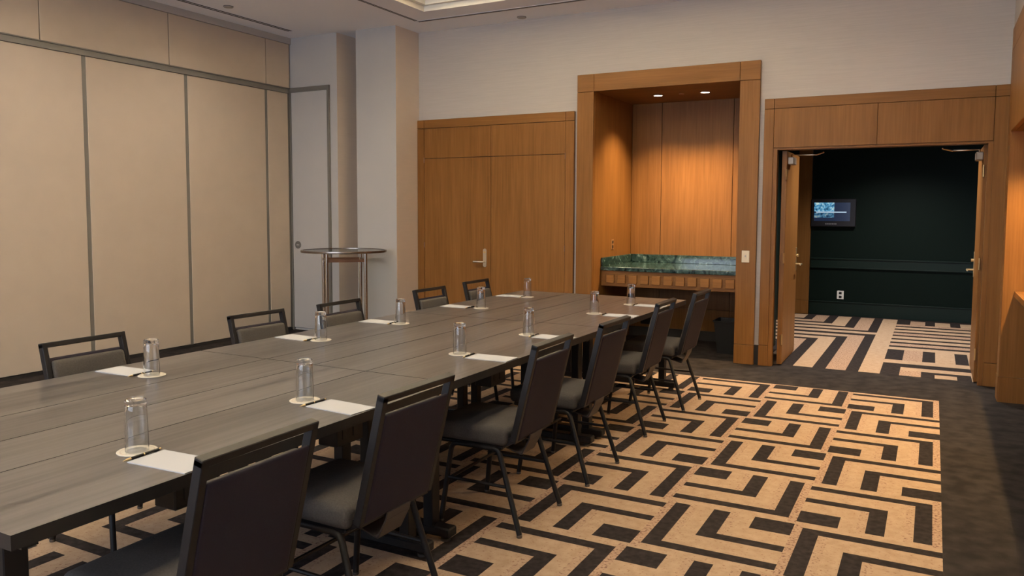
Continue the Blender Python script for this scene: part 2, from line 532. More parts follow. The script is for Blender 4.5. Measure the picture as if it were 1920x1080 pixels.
# ------------------------------------------------------------------ ceiling with stepped tray
def make_ceiling():
    b = MB()
    def ring(x0, x1, y0, y1, X0, X1, Y0, Y1, z, mat):
        b.quad((X0, Y0, z), (X1, Y0, z), (x1, y0, z), (x0, y0, z), mat)
        b.quad((x0, y1, z), (x1, y1, z), (X1, Y1, z), (X0, Y1, z), mat)
        b.quad((X0, Y0, z), (x0, y0, z), (x0, y1, z), (X0, Y1, z), mat)
        b.quad((x1, y0, z), (X1, Y0, z), (X1, Y1, z), (x1, y1, z), mat)
    def riser(x0, x1, y0, y1, z0, z1, mat):
        b.quad((x0, y0, z0), (x1, y0, z0), (x1, y0, z1), (x0, y0, z1), mat)
        b.quad((x0, y1, z0), (x1, y1, z0), (x1, y1, z1), (x0, y1, z1), mat)
        b.quad((x0, y0, z0), (x0, y1, z0), (x0, y1, z1), (x0, y0, z1), mat)
        b.quad((x1, y0, z0), (x1, y1, z0), (x1, y1, z1), (x1, y0, z1), mat)
    ring(TX0, TX1, TY0, TY1, XL - .3, 1.4, YR - .2, YB + .1, ZC, 0)
    e = 0
    z = ZC
    for k in range(3):                                   # steps in towards the vault
        riser(TX0 + e, TX1 - e, TY0 + e, TY1 - e, z, z + .055, 1)
        z += .055
        ring(TX0 + e + .05, TX1 - e - .05, TY0 + e + .05, TY1 - e - .05, TX0 + e, TX1 - e, TY0 + e, TY1 - e, z, 1)
        e += .05
    # cove: lip, ledge behind it and the vault above
    riser(TX0 + e, TX1 - e, TY0 + e, TY1 - e, z, z + .05, 1)
    ring(TX0 + e, TX1 - e, TY0 + e, TY1 - e, TX0 + e - .03, TX1 - e + .03, TY0 + e - .03, TY1 - e + .03, z + .05, 1)
    ring(TX0 + e - .03, TX1 - e + .03, TY0 + e - .03, TY1 - e + .03, TX0 - .2, TX1 + .2, TY0 - .2, TY1 + .2, z + .012, 1)
    riser(TX0 - .2, TX1 + .2, TY0 - .2, TY1 + .2, z + .012, 4.12, 2)
    b.quad((TX0 - .2, TY0 - .2, 4.12), (TX1 + .2, TY0 - .2, 4.12), (TX1 + .2, TY1 + .2, 4.12), (TX0 - .2, TY1 + .2, 4.12), 2)
    # outer shell so no sky leaks in
    b.box(XL - .3, 1.4, YR - .2, YB + .1, 4.2, 4.25, 0)
    return struct(b.build('ceiling', ['ceil', 'tray', 'vault']), 'taupe ceiling with a stepped lit tray')
make_ceiling()

# ------------------------------------------------------------------ left wall: operable partition
def make_left_wall():
    wl = MB().box(XL - .25, XL - .06, YR, 7.25, 0, ZC).build('wall_left', 'grey_wall')
    struct(wl, 'beige operable partition wall with grey seams and overhead track')
    ys = [6.848 - 1.12 * k for k in range(9)]
    edges = [7.215] + ys + [YR]
    for a, b_ in zip(edges[1:], edges[:-1]):
        MB().box(XL - .05, XL, a + .021, b_ - .021, .035, 2.868).build('partition_panel', 'panel', wl, bevel=.003)
        MB().box(XL - .055, XL - .006, b_ - .0215, b_ + .0215, .03, 2.87).build('panel_seam', 'gasket', wl)
    MB().box(XL - .055, XL - .02, YR, 7.22, 0, .035).build('bottom_seal', 'gasket', wl)
    t = MB().box(XL - .055, XL + .014, YR, 7.235, 2.87, 2.905)
    t.box(XL - .055, XL + .004, YR, 7.235, 2.905, 2.925).box(XL - .055, XL + .018, YR, 7.235, 2.925, 2.935)
    t.build('ceiling_track', 'gasket', wl)
    us = [6.853 - 1.3205 * k for k in range(8)]
    ue = [7.235] + us + [YR]
    for a, b_ in zip(ue[1:], ue[:-1]):
        MB().box(XL - .05, XL - .002, a + .004, b_ - .004, 2.938, 3.455).build('upper_panel', 'panel', wl, bevel=.002)
    MB().box(XL - .055, XL - .014, YR, 7.235, 2.936, 3.457).build('upper_backing', 'gasket', wl)
    MB().box(XL - .055, XL + .015, YR, 7.245, 3.457, ZC - .001).build('header_band', 'band', wl)
    MB().box(XL - .02, XL + .0, YR, 7.2, .0, .03).build('floor_strip', 'base', wl)
make_left_wall()

def make_columns():
    # faces towards +X carry tan wallpaper
    def col(x0, x1, y0, y1):
        b = MB()
        b.hexa([(x0, y0, 0), (x1, y0, 0), (x1, y1, 0), (x0, y1, 0), (x0, y0, ZC), (x1, y0, ZC), (x1, y1, ZC), (x0, y1, ZC)])
        b.m[3] = 1
        return b
    c1 = col(XL - .25, -6.21, 7.25, YB + .02)
    c2 = col(-5.95, -5.385, 7.28, YB + .02)
    struct(c1.build('wall_corner', ['grey_wall', 'tan_wall']), 'pale grey corner return with tan side beside the partition')
    struct(c2.build('wall_pier', ['grey_wall', 'tan_wall']), 'pale grey pier with tan side next to the cupboard doors')
    struct(MB().box(-6.209, -5.951, 7.664, YB + .02, 0, ZC).build('wall_recess', 'tan_wall'), 'narrow tan recess between corner return and pier')
    d = struct(empty('door_3', (0, 0, 0)), 'narrow grey pocket door in the corner return')
    MB().box(XL + .02, -6.345, 7.232, 7.249, .03, 2.88).build('door_panel', 'grey_wall', d, bevel=.002)
    f = MB().box(XL + .0, -6.315, 7.222, 7.249, 2.88, 2.935).box(-6.345, -6.315, 7.222, 7.249, .0, 2.88)
    f.box(XL, XL + .02, 7.222, 7.249, 0, 2.88)
    f.build('door_frame', 'gasket', d)
    p = MB().lathe([(.046, 0), (.046, -.006), (.036, -.008), (.034, -.003), (.0001, -.003)], (-6.832, 7.232, 1.045), 24, axis='Y')
    p.build('flush_pull', 'gasket', d, smooth=True)
    MB().box(-6.853, -6.811, 7.224, 7.230, 1.038, 1.052).build('pull_tab', 'band', d)
make_columns()

# ------------------------------------------------------------------ back wall
def make_back_wall():
    b = MB()
    def bx(x0, x1, z0, z1): b.box(x0, x1, YB, YB + .1, z0, z1)
    bx(-5.9, -3.225, 0, ZC); bx(-3.225, -1.605, 2.77, ZC); bx(-1.605, -1.365, 0, ZC); bx(-1.365, .425, 2.065, ZC); bx(.425, 1.4, 0, ZC)
    bx(XL, -5.9, 0, ZC)
    struct(b.build('wall_back', 'paper_wall'), 'upper wall in pale linen wallpaper')
    struct(MB().box(-1.482, -1.44, 7.715, 7.732, 0, .19).build('baseboard_back', 'base'), 'short black baseboard between two wood frames')
make_back_wall()

F0, F1 = 7.69, 7.729                                     # wood casing, front and back
def wbox(b, x0, x1, z0, z1, y0=F0, y1=F1): return b.box(x0, x1, y0, y1, z0, z1)
def wpart(name, x0, x1, z0, z1, parent, mat='wood_v', y0=F0, y1=F1, bev=.002, g=.0015):
    return MB().box(x0 + g, x1 - g, y0, y1, z0 + g, z1 - g).build(name, mat, parent, bevel=bev)

def make_cupboard():
    d = struct(empty('door_1', (-4.382, F1, 0)), 'tall wooden double cupboard doors with brass lever')
    d.location = (0, 0, 0)
    MB().box(-5.38, -3.384, 7.715, 7.7285, 0, 2.515).build('joint_backing', 'wood_gap', d)
    for x0, x1 in ((-5.385, -5.288), (-3.48, -3.379)):
        wpart('casing_stile', x0, x1, .2, 2.42, d); wpart('casing_base', x0, x1, 0, .2, d)
        wpart('corner_block', x0, x1, 2.42, 2.52, d, 'wood_x')
    wpart('casing_head', -5.288, -3.48, 2.42, 2.52, d, 'wood_x')
    for x0, x1 in ((-5.288, -4.391), (-4.391, -3.48)):
        wpart('transom_panel', x0, x1, 2.073, 2.42, d, 'wood_v', 7.694, g=.002)
        lf = wpart('door_leaf', x0, x1, .012, 2.073, d, 'wood_v', 7.694, g=.0025)
        if x0 < -5:
            pl = MB()
            pts = []
            for k in range(24):
                t = math.pi * 2 * k / 24
                pts.append((-4.465 + .022 * math.cos(t), (.937 + (.083 if math.sin(t) >= 0 else -.083)) + .022 * math.sin(t)))
            i = len(pl.v)
            pl.v += [(x, 7.686, z) for x, z in pts] + [(x, 7.694, z) for x, z in pts]
            pl.f.append(tuple(range(24))); pl.f += [(k, (k + 1) % 24, 24 + (k + 1) % 24, 24 + k) for k in range(24)]
            pl.m += [0] * 25
            pl.build('handle_plate', 'nickel', lf)
            MB().tube([(-4.465, 7.69, .893), (-4.465, 7.65, .893), (-4.475, 7.642, .893), (-4.59, 7.642, .893)], .0085, 10).build('lever_handle', 'nickel', lf, smooth=True)
            MB().lathe([(.012, 0), (.012, -.012), (.0001, -.012)], (-4.465, 7.686, 1.0), 16, axis='Y').build('key_cylinder', 'brass', lf, smooth=True)
    for x in (-5.288, -3.48):
        for z in (.25, 1.065, 2.055):
            MB().tube([(x, 7.690, z - .03), (x, 7.690, z + .03)], .0055, 8).build('hinge', 'copper', d, smooth=True)
make_cupboard()

# ------------------------------------------------------------------ alcove
AX0, AX1, AY = -3.16, -1.67, 8.88
def make_alcove():
    t = struct(empty('trim_1'), 'cherry wood frame around the tall lit alcove')
    MB().box(-3.34, -3.165, 7.715, 7.7285, 0, 2.88).box(-1.665, -1.487, 7.715, 7.7285, 0, 2.88).box(-3.165, -1.665, 7.715, 7.7285, 2.715, 2.88).build('joint_backing', 'wood_gap', t)
    for x0, x1 in ((-3.347, AX0), (AX1, -1.482)):
        wpart('frame_stile', x0, x1, .19, 2.705, t, y0=7.685); wpart('frame_base', x0, x1, 0, .19, t, y0=7.681)
        wpart('corner_block', x0, x1, 2.705, 2.886, t, 'wood_x', y0=7.685)
    wpart('frame_head', AX0, AX1, 2.705, 2.886, t, 'wood_x', y0=7.685)
    a = struct(MB().box(AX0 - .06, AX0 - .014, 7.74, AY + .06, 0, 2.76).box(AX1 + .014, AX1 + .06, 7.74, AY + .06, 0, 2.76)
               .box(AX0 - .06, AX1 + .06, AY + .014, AY + .06, 0, 2.76).build('wall_alcove', 'wood_gap'),
               'cherry panelled inside of the alcove')
    MB().box(AX0 - .014, AX0, 7.73, AY, .0, 2.712).build('side_panel', 'wood_v', a)
    MB().box(AX1, AX1 + .014, 7.73, AY, .0, 2.712).build('side_panel', 'wood_v', a)
    MB().box(AX0 - .014, AX1 + .014, 7.73, AY + .014, 2.712, 2.735).build('soffit', 'wood_x', a)
    for x0, x1 in ((AX0, -2.80), (-2.80, -1.985), (-1.985, AX1)):
        MB().box(x0 + .003, x1 - .003, AY, AY + .014, .86, 2.712).build('back_panel', 'wood_v', a, bevel=.0015)
        MB().box(x0 + .002, x1 - .002, AY, AY + .014, .36, .856).build('lower_panel', 'wood_v', a, bevel=.0015)
        MB().box(x0 + .002, x1 - .002, AY, AY + .014, .11, .356).build('lower_panel', 'wood_v', a, bevel=.0015)
    MB().box(AX0, AX1, AY - .012, AY + .01, 0, .11).build('toe_kick', 'base', a)
    # counter
    c = tag(empty('marble_counter', (-2.415, 8.4, 0)), 'green marble counter with square-block wooden fascia inside the alcove', 'counter')
    def loc(b): b.v = [(x + 2.415, y - 8.4, z) for x, y, z in b.v]; return b
    loc(MB().box(AX0 + .002, AX1 - .002, 7.925, AY - .002, .832, .875)).build('countertop', 'marble', c, bevel=.006, seg=2)
    loc(MB().box(AX0 + .022, AX1 - .002, AY - .022, AY - .002, .875, .968)).build('backsplash', 'marble', c, bevel=.003)
    loc(MB().box(AX0 + .002, AX0 + .022, 7.935, AY - .002, .875, .968)).build('side_splash', 'marble', c, bevel=.003)
    fa = loc(MB().box(AX0 + .002, AX1 - .002, 7.952, 7.975, .665, .832)).build('fascia', 'wood_x', c)
    for k in range(11):
        x = -3.095 + k * .1275
        loc(MB().box(x, x + .09, 7.930, 7.953, .70, .79)).build('square_block', 'wood_light', fa, bevel=.003)
    # lamps in the soffit
    for x, nm in ((-2.663, 'left'), (-2.157, 'right')):
        e = tag(empty('downlight', (x, 8.285, 2.712)), 'round recessed downlight glowing in the alcove soffit ' +
                ('above the outlet side' if nm == 'left' else 'towards the entrance doors'), 'downlight', 'alcove downlights')
        MB().lathe([(.062, -.0), (.062, -.005), (.047, -.007), (.045, -.002), (.045, 0)], seg=28).build('trim_ring', 'copper', e, smooth=True)
        MB().lathe([(.045, -.0035), (.0001, -.0045)], seg=28, closed=False).build('lamp_lens', 'glow', e, smooth=True)
        add_light('downlight_lamp', 'SPOT', (x, 8.285, 2.70), ALC, AMBER, spot_size=math.radians(112), spot_blend=.8, shadow_soft_size=.03)
    s = MB().lathe([(.028, 0), (.028, -.006), (.02, -.01), (.0001, -.01)], seg=20).build('ceiling_sensor', 'sensor', smooth=True)
    s.location = (-2.407, 8.285, 2.712)
    tag(s, 'small round bronze sensor between the two alcove downlights', 'sensor')
    # outlet on the left side of the alcove
    e = tag(empty('wall_outlet', (AX0, 8.276, 1.1)), 'dark vertical power outlet on the alcove side panel', 'outlet')
    MB().box(0, .006, -.035, .035, -.058, .058).build('plate', 'sensor', e, bevel=.002)
    for z in (-.025, .025): MB().box(.006, .010, -.017, .017, z - .016, z + .016).build('socket', 'black', e, bevel=.002)
    # waste bin
    bn = tag(empty('waste_bin', (-1.835, 8.25, 0)), 'black square waste bin on the floor under the marble counter', 'bin')
    def ring(h, z): return [(-h, -h, z), (h, -h, z), (h, h, z), (-h, h, z)]
    b = MB()
    rr = [ring(.105, .0), ring(.135, .33), ring(.142, .33), ring(.142, .345), ring(.128, .345), ring(.10, .012)]
    for r in rr: b.v += r
    b.f.append((0, 1, 2, 3))
    for k in range(len(rr) - 1):
        for q in range(4): b.f.append((4 * k + q, 4 * k + (q + 1) % 4, 4 * k + 4 + (q + 1) % 4, 4 * k + 4 + q))
    n = 4 * (len(rr) - 1); b.f.append((n, n + 1, n + 2, n + 3)); b.m = [0] * len(b.f)
    b.build('bin_body', 'bin', bn)
    MB().tube([(-.142, -.142, .34), (.142, -.142, .34), (.142, .142, .34), (-.142, .142, .34), (-.142, -.142, .34)], .007, 6).build('bin_rim', 'bin', bn)
    # light switch on the right stile
    e = tag(empty('light_switch', (-1.578, 7.685, 1.04)), 'cream light switch plate on the alcove frame', 'light switch')
    MB().box(-.036, .036, -.006, 0, -.057, .057).build('plate', 'cream', e, bevel=.002)
    MB().box(-.010, .010, -.010, -.006, -.022, .022).build('rocker', 'cream', e, bevel=.001)
    MB().box(-.005, .005, -.018, -.010, -.004, .012).build('toggle', 'white', e, bevel=.001)
ALC = 250
make_alcove()

# ------------------------------------------------------------------ entrance double doors and hallway
def make_doorway():
    d = struct(empty('door_2'), 'open wooden double doors in a wide cherry frame')
    MB().box(-1.436, -1.35, 7.715, 7.7285, 0, 2.515).box(.41, .511, 7.715, 7.7285, 0, 2.515).box(-1.35, .41, 7.715, 7.7285, 2.07, 2.515).build('joint_backing', 'wood_gap', d)
    for x0, x1 in ((-1.44, -1.35), (.41, .515)):
        wpart('frame_stile', x0, x1, .2, 2.425, d); wpart('frame_base', x0, x1, 0, .2, d, y0=7.686)
        wpart('corner_block', x0, x1, 2.425, 2.52, d, 'wood_x')
    wpart('frame_head', -1.35, .41, 2.425, 2.52, d, 'wood_x')
    wpart('transom_panel', -1.35, -.472, 2.062, 2.425, d); wpart('transom_panel', -.472, .41, 2.062, 2.425, d)
    MB().box(-1.36, -1.335, 7.70, 7.84, 0, 2.062).build('jamb', 'wood_v', d)
    MB().box(.395, .42, 7.70, 7.84, 0, 2.062).build('jamb', 'wood_v', d)
    MB().box(-1.335, .395, 7.70, 7.84, 2.045, 2.062).build('head_jamb', 'wood_x', d)
    MB().box(-1.335, -1.315, 7.70, 7.775, 0, 2.045).build('door_stop', 'wood_v', d)
    MB().box(.375, .395, 7.70, 7.775, 0, 2.045).build('door_stop', 'wood_v', d)
    # leaves swung out into the hallway; leaf local x runs from hinge to lock edge
    def leaf(hx, hy, ang, side):
        lf = MB().box(.0, .865, -.0225, .0225, .012, 2.04).build('door_leaf', 'wood_v', d, bevel=.002)
        lf.location = (hx, hy, 0); lf.rotation_euler = (0, 0, ang)
        s = side
        MB().box(.04, .23, s * .0225 if s > 0 else -.0225 - .055, .0225 + .055 if s > 0 else -.0225, 1.915, 1.985).build('door_closer', 'closer', lf, bevel=.006)
        MB().tube([(.08, s * .05, 1.985), (.08, s * .05, 2.005), (.24, s * .25, 2.012), (.10, s * .33, 2.022)], .008, 8).build('closer_arm', 'steel', lf, smooth=True)
        for z in (.25, 1.03, 1.82):
            MB().tube([(-.004, s * .018, z - .05), (-.004, s * .018, z + .05)], .008, 8).build('hinge', 'brass', lf, smooth=True)
        MB().box(.78, .83, s * .0225 if s > 0 else -.0285, .0285 if s > 0 else -.0225, .86, 1.10).build('handle_plate', 'brass', lf, bevel=.002)
        MB().tube([(.805, s * .028, .93), (.805, s * .075, .93), (.795, s * .082, .93), (.69, s * .082, .93)], .009, 10).build('lever_handle', 'brass', lf, smooth=True)
        MB().tube([(.805, s * .028, 1.02), (.805, s * .05, 1.02)], .014, 12).build('thumb_turn', 'brass', lf, smooth=True)
        MB().box(.8655, .8675, -.014, .014, .88, 1.25).build('lock_plate', 'black', lf)
        return lf
    leaf(-1.262, 7.79, math.radians(91.0), -1)
    leaf(.372, 7.79, math.radians(90.0), 1)
make_doorway()

HY = 12.03
def make_hall():
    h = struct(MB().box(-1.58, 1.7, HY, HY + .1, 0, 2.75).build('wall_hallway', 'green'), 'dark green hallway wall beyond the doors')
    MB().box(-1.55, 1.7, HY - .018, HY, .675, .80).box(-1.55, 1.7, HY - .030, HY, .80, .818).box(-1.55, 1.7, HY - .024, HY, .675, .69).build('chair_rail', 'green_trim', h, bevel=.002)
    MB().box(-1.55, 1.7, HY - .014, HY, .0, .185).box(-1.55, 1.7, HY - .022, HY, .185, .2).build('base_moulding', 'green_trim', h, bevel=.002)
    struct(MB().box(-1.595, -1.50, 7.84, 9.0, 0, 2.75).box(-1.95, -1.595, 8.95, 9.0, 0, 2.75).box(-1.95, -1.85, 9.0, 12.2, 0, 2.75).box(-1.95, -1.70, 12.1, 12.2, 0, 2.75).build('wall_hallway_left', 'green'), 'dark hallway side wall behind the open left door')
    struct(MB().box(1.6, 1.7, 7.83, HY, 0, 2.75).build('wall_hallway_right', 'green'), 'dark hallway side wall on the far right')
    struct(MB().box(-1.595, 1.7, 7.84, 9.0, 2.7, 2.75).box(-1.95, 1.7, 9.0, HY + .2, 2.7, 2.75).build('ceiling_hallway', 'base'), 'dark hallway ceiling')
    t = struct(empty('trim_3'), 'cherry door frame at the end of the hallway')
    MB().box(-1.74, -1.56, HY - .04, HY + .05, .2, 2.6).build('frame_stile', 'wood_v', t, bevel=.002)
    MB().box(-1.74, -1.56, HY - .044, HY + .05, 0, .198).build('frame_base', 'wood_v', t, bevel=.002)
    # screen
    e = tag(empty('wall_screen', (-1.262, HY, 1.46)), 'small black wall screen showing a blue picture on the green hallway wall', 'screen')
    MB().box(-.295, .295, -.06, -.0, -.195, .197).build('bezel', 'tv', e, bevel=.008)
    MB().box(-.253, .222, -.063, -.058, -.115, .145).build('screen_picture', 'screen', e)
    lg = MB()
    for k in range(7): lg.box(-.10 + k * .022, -.084 + k * .022, -.0625, -.059, -.163, -.147)
    lg.build('maker_mark', 'logo', e)
    # outlet
    e = tag(empty('wall_outlet', (-1.137, HY, .296)), 'white double power outlet low on the green hallway wall', 'outlet')
    MB().box(-.045, .045, -.007, 0, -.06, .06).build('plate', 'drape', e, bevel=.002)
    for z in (-.027, .027): MB().box(-.018, .018, -.010, -.006, z - .017, z + .017).build('socket', 'black', e, bevel=.002)
    # hallway lamp
    for i, y in enumerate((8.55, 10.7)):
        e = tag(empty('hallway_downlight', (-.4, y, 2.7)), 'round recessed downlight in the hallway ceiling, %s from the doors' % ORD[i], 'downlight', 'hallway downlights')
        MB().lathe([(.08, 0), (.08, -.006), (.06, -.008), (.06, 0)], seg=24).build('trim_ring', 'copper', e, smooth=True)
        MB().lathe([(.06, -.003), (.0001, -.004)], seg=24, closed=False).build('lamp_lens', 'glow', e, smooth=True)
        add_light('hallway_lamp', 'SPOT', (-.4, y, 2.68), HALL, WARM, spot_size=math.radians(130), spot_blend=.8, shadow_soft_size=.06)
HALL = 330
make_hall()

# ------------------------------------------------------------------ right wall with its niche
def make_right():
    b = MB()
    NX, NY0, NY1, NZ = .485, 4.0, 7.1, 2.08
    b.box(XR, XR + .1, NY1 + .02, YB + .1, 0, ZC); b.box(XR, XR + .1, YR, NY0 - .02, 0, ZC); b.box(XR, XR + .1, NY0 - .02, NY1 + .02, NZ + .03, ZC)
    struct(b.build('wall_right', 'paper_wall'), 'right wall in linen wallpaper above the wooden niche')
    t = struct(empty('trim_2'), 'cherry wood frame and panelling of the right wall niche')
    def yp(name, y0, y1, z0, z1, mat='wood_v', x0=NX, x1=XR - .001):
        MB().box(x0, x1, y0 + .0015, y1 - .0015, z0 + .0015, z1 - .0015).build(name, mat, t, bevel=.002)
    for y0, y1 in ((NY1, 7.3), (NY0 - .2, NY0)):
        yp('frame_stile', y0, y1, .2, 2.71); yp('frame_base', y0, y1, 0, .2, x0=NX - .004); yp('corner_block', y0, y1, 2.71, 2.885, 'wood_y')
    yp('frame_head', NY0, NY1, 2.71, 2.885, 'wood_y')
    yp('header_panel', NY0, (NY0 + NY1) / 2, NZ, 2.71); yp('header_panel', (NY0 + NY1) / 2, NY1, NZ, 2.71)
    a = struct(MB().box(1.3, 1.36, NY0 - .05, NY1 + .05, 0, NZ + .05).build('wall_niche', 'wood_v'), 'panelled back of the right wall niche')
    for y0, y1 in ((NY1, NY1 + .02), (NY0 - .02, NY0)):
        MB().box(NX + .004, 1.299, y0, y1, .2, NZ + .02).build('side_panel', 'wood_v', t)
        MB().box(NX + .002, 1.299, y0 - .003, y1 + .003, 0, .198).build('side_base', 'wood_v', t)
    MB().box(XR, 1.299, NY0, NY1, NZ, NZ + .02).build('soffit', 'wood_y', t)
    c = tag(empty('niche_counter', (.9, 5.55, 0)), 'wooden counter shelf built into the right wall niche', 'counter')
    MB().box(.57 - .9, 1.297 - .9, NY0 - 5.55 + .003, NY1 - 5.55 - .003, .828, .868).build('countertop', 'wood_y', c, bevel=.004)
    MB().box(.562 - .9, .57 - .9, NY0 - 5.55 + .003, NY1 - 5.55 - .003, .822, .868).build('edge_band', 'wood_light', c, bevel=.002)
    MB().box(1.27 - .9, 1.297 - .9, NY0 - 5.55 + .003, NY1 - 5.55 - .003, .74, .828).build('wall_cleat', 'wood_y', c)
    for i, y in enumerate((6.45, 5.2)):
        e = tag(empty('downlight', (.82, y, NZ)), 'round recessed downlight in the right wall niche, %s from the entrance doors' % ORD[i], 'downlight', 'niche downlights')
        MB().lathe([(.062, 0), (.062, -.005), (.047, -.007), (.045, 0)], seg=24).build('trim_ring', 'copper', e, smooth=True)
        MB().lathe([(.045, -.003), (.0001, -.004)], seg=24, closed=False).build('lamp_lens', 'glow', e, smooth=True)
        add_light('niche_lamp', 'SPOT', (.82, y, NZ - .015), NICHE, (1.0, .64, .27), spot_size=math.radians(140), spot_blend=.5, shadow_soft_size=.03)
NICHE = 190
make_right()

# ------------------------------------------------------------------ rear wall with window (behind the camera)
def make_rear():
    b = MB()
    b.box(XL - .3, -6.0, YR - .15, YR, 0, 4.2); b.box(-.4, 1.4, YR - .15, YR, 0, 4.2)
    b.box(-6.0, -.4, YR - .15, YR, 0, .9); b.box(-6.0, -.4, YR - .15, YR, 2.8, 4.2)
    struct(b.build('wall_rear', 'paper_wall'), 'rear wall with a wide window')
    f = MB()
    for x in (-6.0, -4.6, -3.2, -1.8, -.45): f.box(x, x + .05, YR - .12, YR - .05, .9, 2.8)
    f.box(-6.0, -.4, YR - .12, YR - .05, .9, .95).box(-6.0, -.4, YR - .12, YR - .05, 2.75, 2.8)
    struct(f.build('window_1', 'drape'), 'wide mullioned window in the rear wall')
make_rear()

# ------------------------------------------------------------------ ceiling fittings
def make_ceiling_fittings():
    # linear air slots
    def slot(name, x0, x1, y0, y1, label):
        e = tag(empty(name, ((x0 + x1) / 2, (y0 + y1) / 2, ZC)), label, 'air diffuser')
        w, h = (x1 - x0) / 2, (y1 - y0) / 2
        MB().box(-w, w, -h, h, -.004, -.0005).build('slot_frame', 'ceil', e)
        if w < h:
            for s in (-1, 1): MB().box(s * w * .5 - w * .26, s * w * .5 + w * .26, -h + .02, h - .02, -.0055, -.0035).build('air_slot', 'slot', e)
        else:
            for s in (-1, 1): MB().box(-w + .02, w - .02, s * h * .5 - h * .26, s * h * .5 + h * .26, -.0055, -.0035).build('air_slot', 'slot', e)
    slot('linear_diffuser', -6.67, -6.59, 1.0, 6.96, 'long linear air diffuser in the ceiling along the partition wall')
    slot('linear_diffuser', -5.075, -5.03, -1.8, 7.225, 'thin double air slot beside the tray, parallel to the partition')
    slot('linear_diffuser', -5.075, -.45, 7.228, 7.272, 'thin double air slot between the tray and the back wall')
    for x, y, lb in ((-6.41, 5.84, 'round flush sprinkler cover in the ceiling near the partition'), (-3.96, 7.595, 'round flush sprinkler cover in the ceiling near the back wall')):
        e = tag(empty('sprinkler_cover', (x, y, ZC)), lb, 'sprinkler')
        MB().lathe([(.042, 0), (.046, -.004), (.046, -.010), (.0001, -.012)], seg=24).build('cover_plate', 'band', e, smooth=True)
        MB().lathe([(.050, -.0005), (.050, -.003), (.030, -.003)], seg=24, closed=False).build('gap_ring', 'slot', e)
    # recessed room downlights: over the table (hung from the vault's height) and along the aisle, plus added partition fill
    def can(x, y, z, energy, label, size, blend=.35, col=WARM):
        e = tag(empty('ceiling_downlight', (x, y, z)), label, 'downlight', 'room downlights')
        MB().lathe([(.085, 0), (.085, -.006), (.066, -.008), (.066, 0)], seg=24).build('trim_ring', 'drape', e, smooth=True)
        MB().lathe([(.066, -.003), (.0001, -.004)], seg=24, closed=False).build('lamp_lens', 'glow', e, smooth=True)
        add_light('ceiling_lamp', 'SPOT', (x, y, z - .02), energy, col, spot_size=math.radians(size), spot_blend=blend, shadow_soft_size=.05)
    for k, y in enumerate((0.0, 1.5, 3.0, 4.5, 6.0)):
        can(-1.55, y, 4.118, TBL, 'round downlight in the tray vault on the aisle side, %s from the alcove' % ORD[4 - k], 52, .18)
        can(-3.55, y, 4.118, TBL * .7, 'round downlight in the tray vault on the partition side, %s from the alcove' % ORD[4 - k], 60, .4)
    for k, y in enumerate((-.85, .75, 2.35, 3.95, 5.55)):  # warm fill lamps added out of view to brighten the partition
        can(-5.85, y, ZC - .001, WASH_FILL, 'round unseen fill lamp added in the ceiling to brighten the partition wall, %s from the corner return' % ORD[4 - k], 150, .9)
    for k, y in enumerate((4.4, 6.3)):
        can(-.25, y, ZC - .001, AISLE, 'round downlight in the ceiling above the carpeted aisle, %s from the doors' % ORD[1 - k], 150, .9)
TBL, WASH_FILL, AISLE = 42, 52, 40
make_ceiling_fittings()

# ------------------------------------------------------------------ conference tables
TZ = .74
def make_table(x_out, x_in, y0, y1, row, pos):
    """x_out = outer long edge, x_in = meeting edge at the table centre line"""
    s = 1 if x_out > x_in else -1
    cx, cy = (x_out + x_in) / 2, (y0 + y1) / 2
    t = tag(empty('conference_table', (cx, cy, 0)),
            'grey woodgrain conference table with black legs, %s of the %s row' % (pos, row), 'table', 'conference tables pushed together')
    def L(b): b.v = [(x - cx, y - cy, z) for x, y, z in b.v]; return b
    hinge = x_out - s * .4585
    for a, b_ in ((x_out, hinge + s * .0022), (hinge - s * .0022, x_in + s * .0015)):
        lo, hi = min(a, b_), max(a, b_)
        bm_ = L(MB().box(lo, hi, y0 + .0025, y1 - .0025, TZ - .036, TZ))
        bm_.m = [1, 0, 1, 1, 1, 1]
        bm_.build('top_leaf', ['laminate', 'edge'], t)
    rail = L(MB().box(min(x_out - s * .09, x_in + s * .1), max(x_out - s * .09, x_in + s * .1), y0 + .075, y0 + .115, TZ - .08, TZ - .036)
             .box(min(x_out - s * .09, x_in + s * .1), max(x_out - s * .09, x_in + s * .1), y1 - .115, y1 - .075, TZ - .08, TZ - .036)
             .box(min(x_out - s * .32, x_out - s * .36), max(x_out - s * .32, x_out - s * .36), y0 + .1, y1 - .1, TZ - .085, TZ - .036))
    rail.build('under_frame', 'black', t)
    for y in (y0 + .09, y1 - .09):
        for xo in (.165, .52):
            x = x_out - s * xo
            L(MB().box(x - .025, x + .025, y - .03, y + .03, .06, TZ - .06)).build('leg', 'black', t, bevel=.003)
        ft = L(MB().box(min(x_out - s * .05, x_in + s * .04), max(x_out - s * .05, x_in + s * .04), y - .032, y + .032, .022, .065)).build('foot_bar', 'black', t, bevel=.006)
        for x in (x_out - s * .09, x_in + s * .08):
            L(MB().lathe([(.022, 0), (.022, .012), (.009, .014), (.009, .03)], (x, y, 0), 14)).build('foot_glide', 'glide', ft, smooth=True)
    for f in (.32, .70):
        y = y0 + f * (y1 - y0); x = x_out - s * .14
        pb = L(MB().box(x - .045, x + .045, y - .075, y + .075, TZ - .135, TZ - .036)).build('power_box', 'black', t, bevel=.004)
        for q in (-.0325, .0275):
            L(MB().box(x + s * .045 - .002, x + s * .045 + .002, y + q - .012, y + q + .012, TZ - .11, TZ - .07)).build('socket', 'bin', pb)
    return t
TYS = [.968, 2.778, 4.578, 6.365]
POS = ['farthest from the alcove', 'middle', 'closest to the alcove']
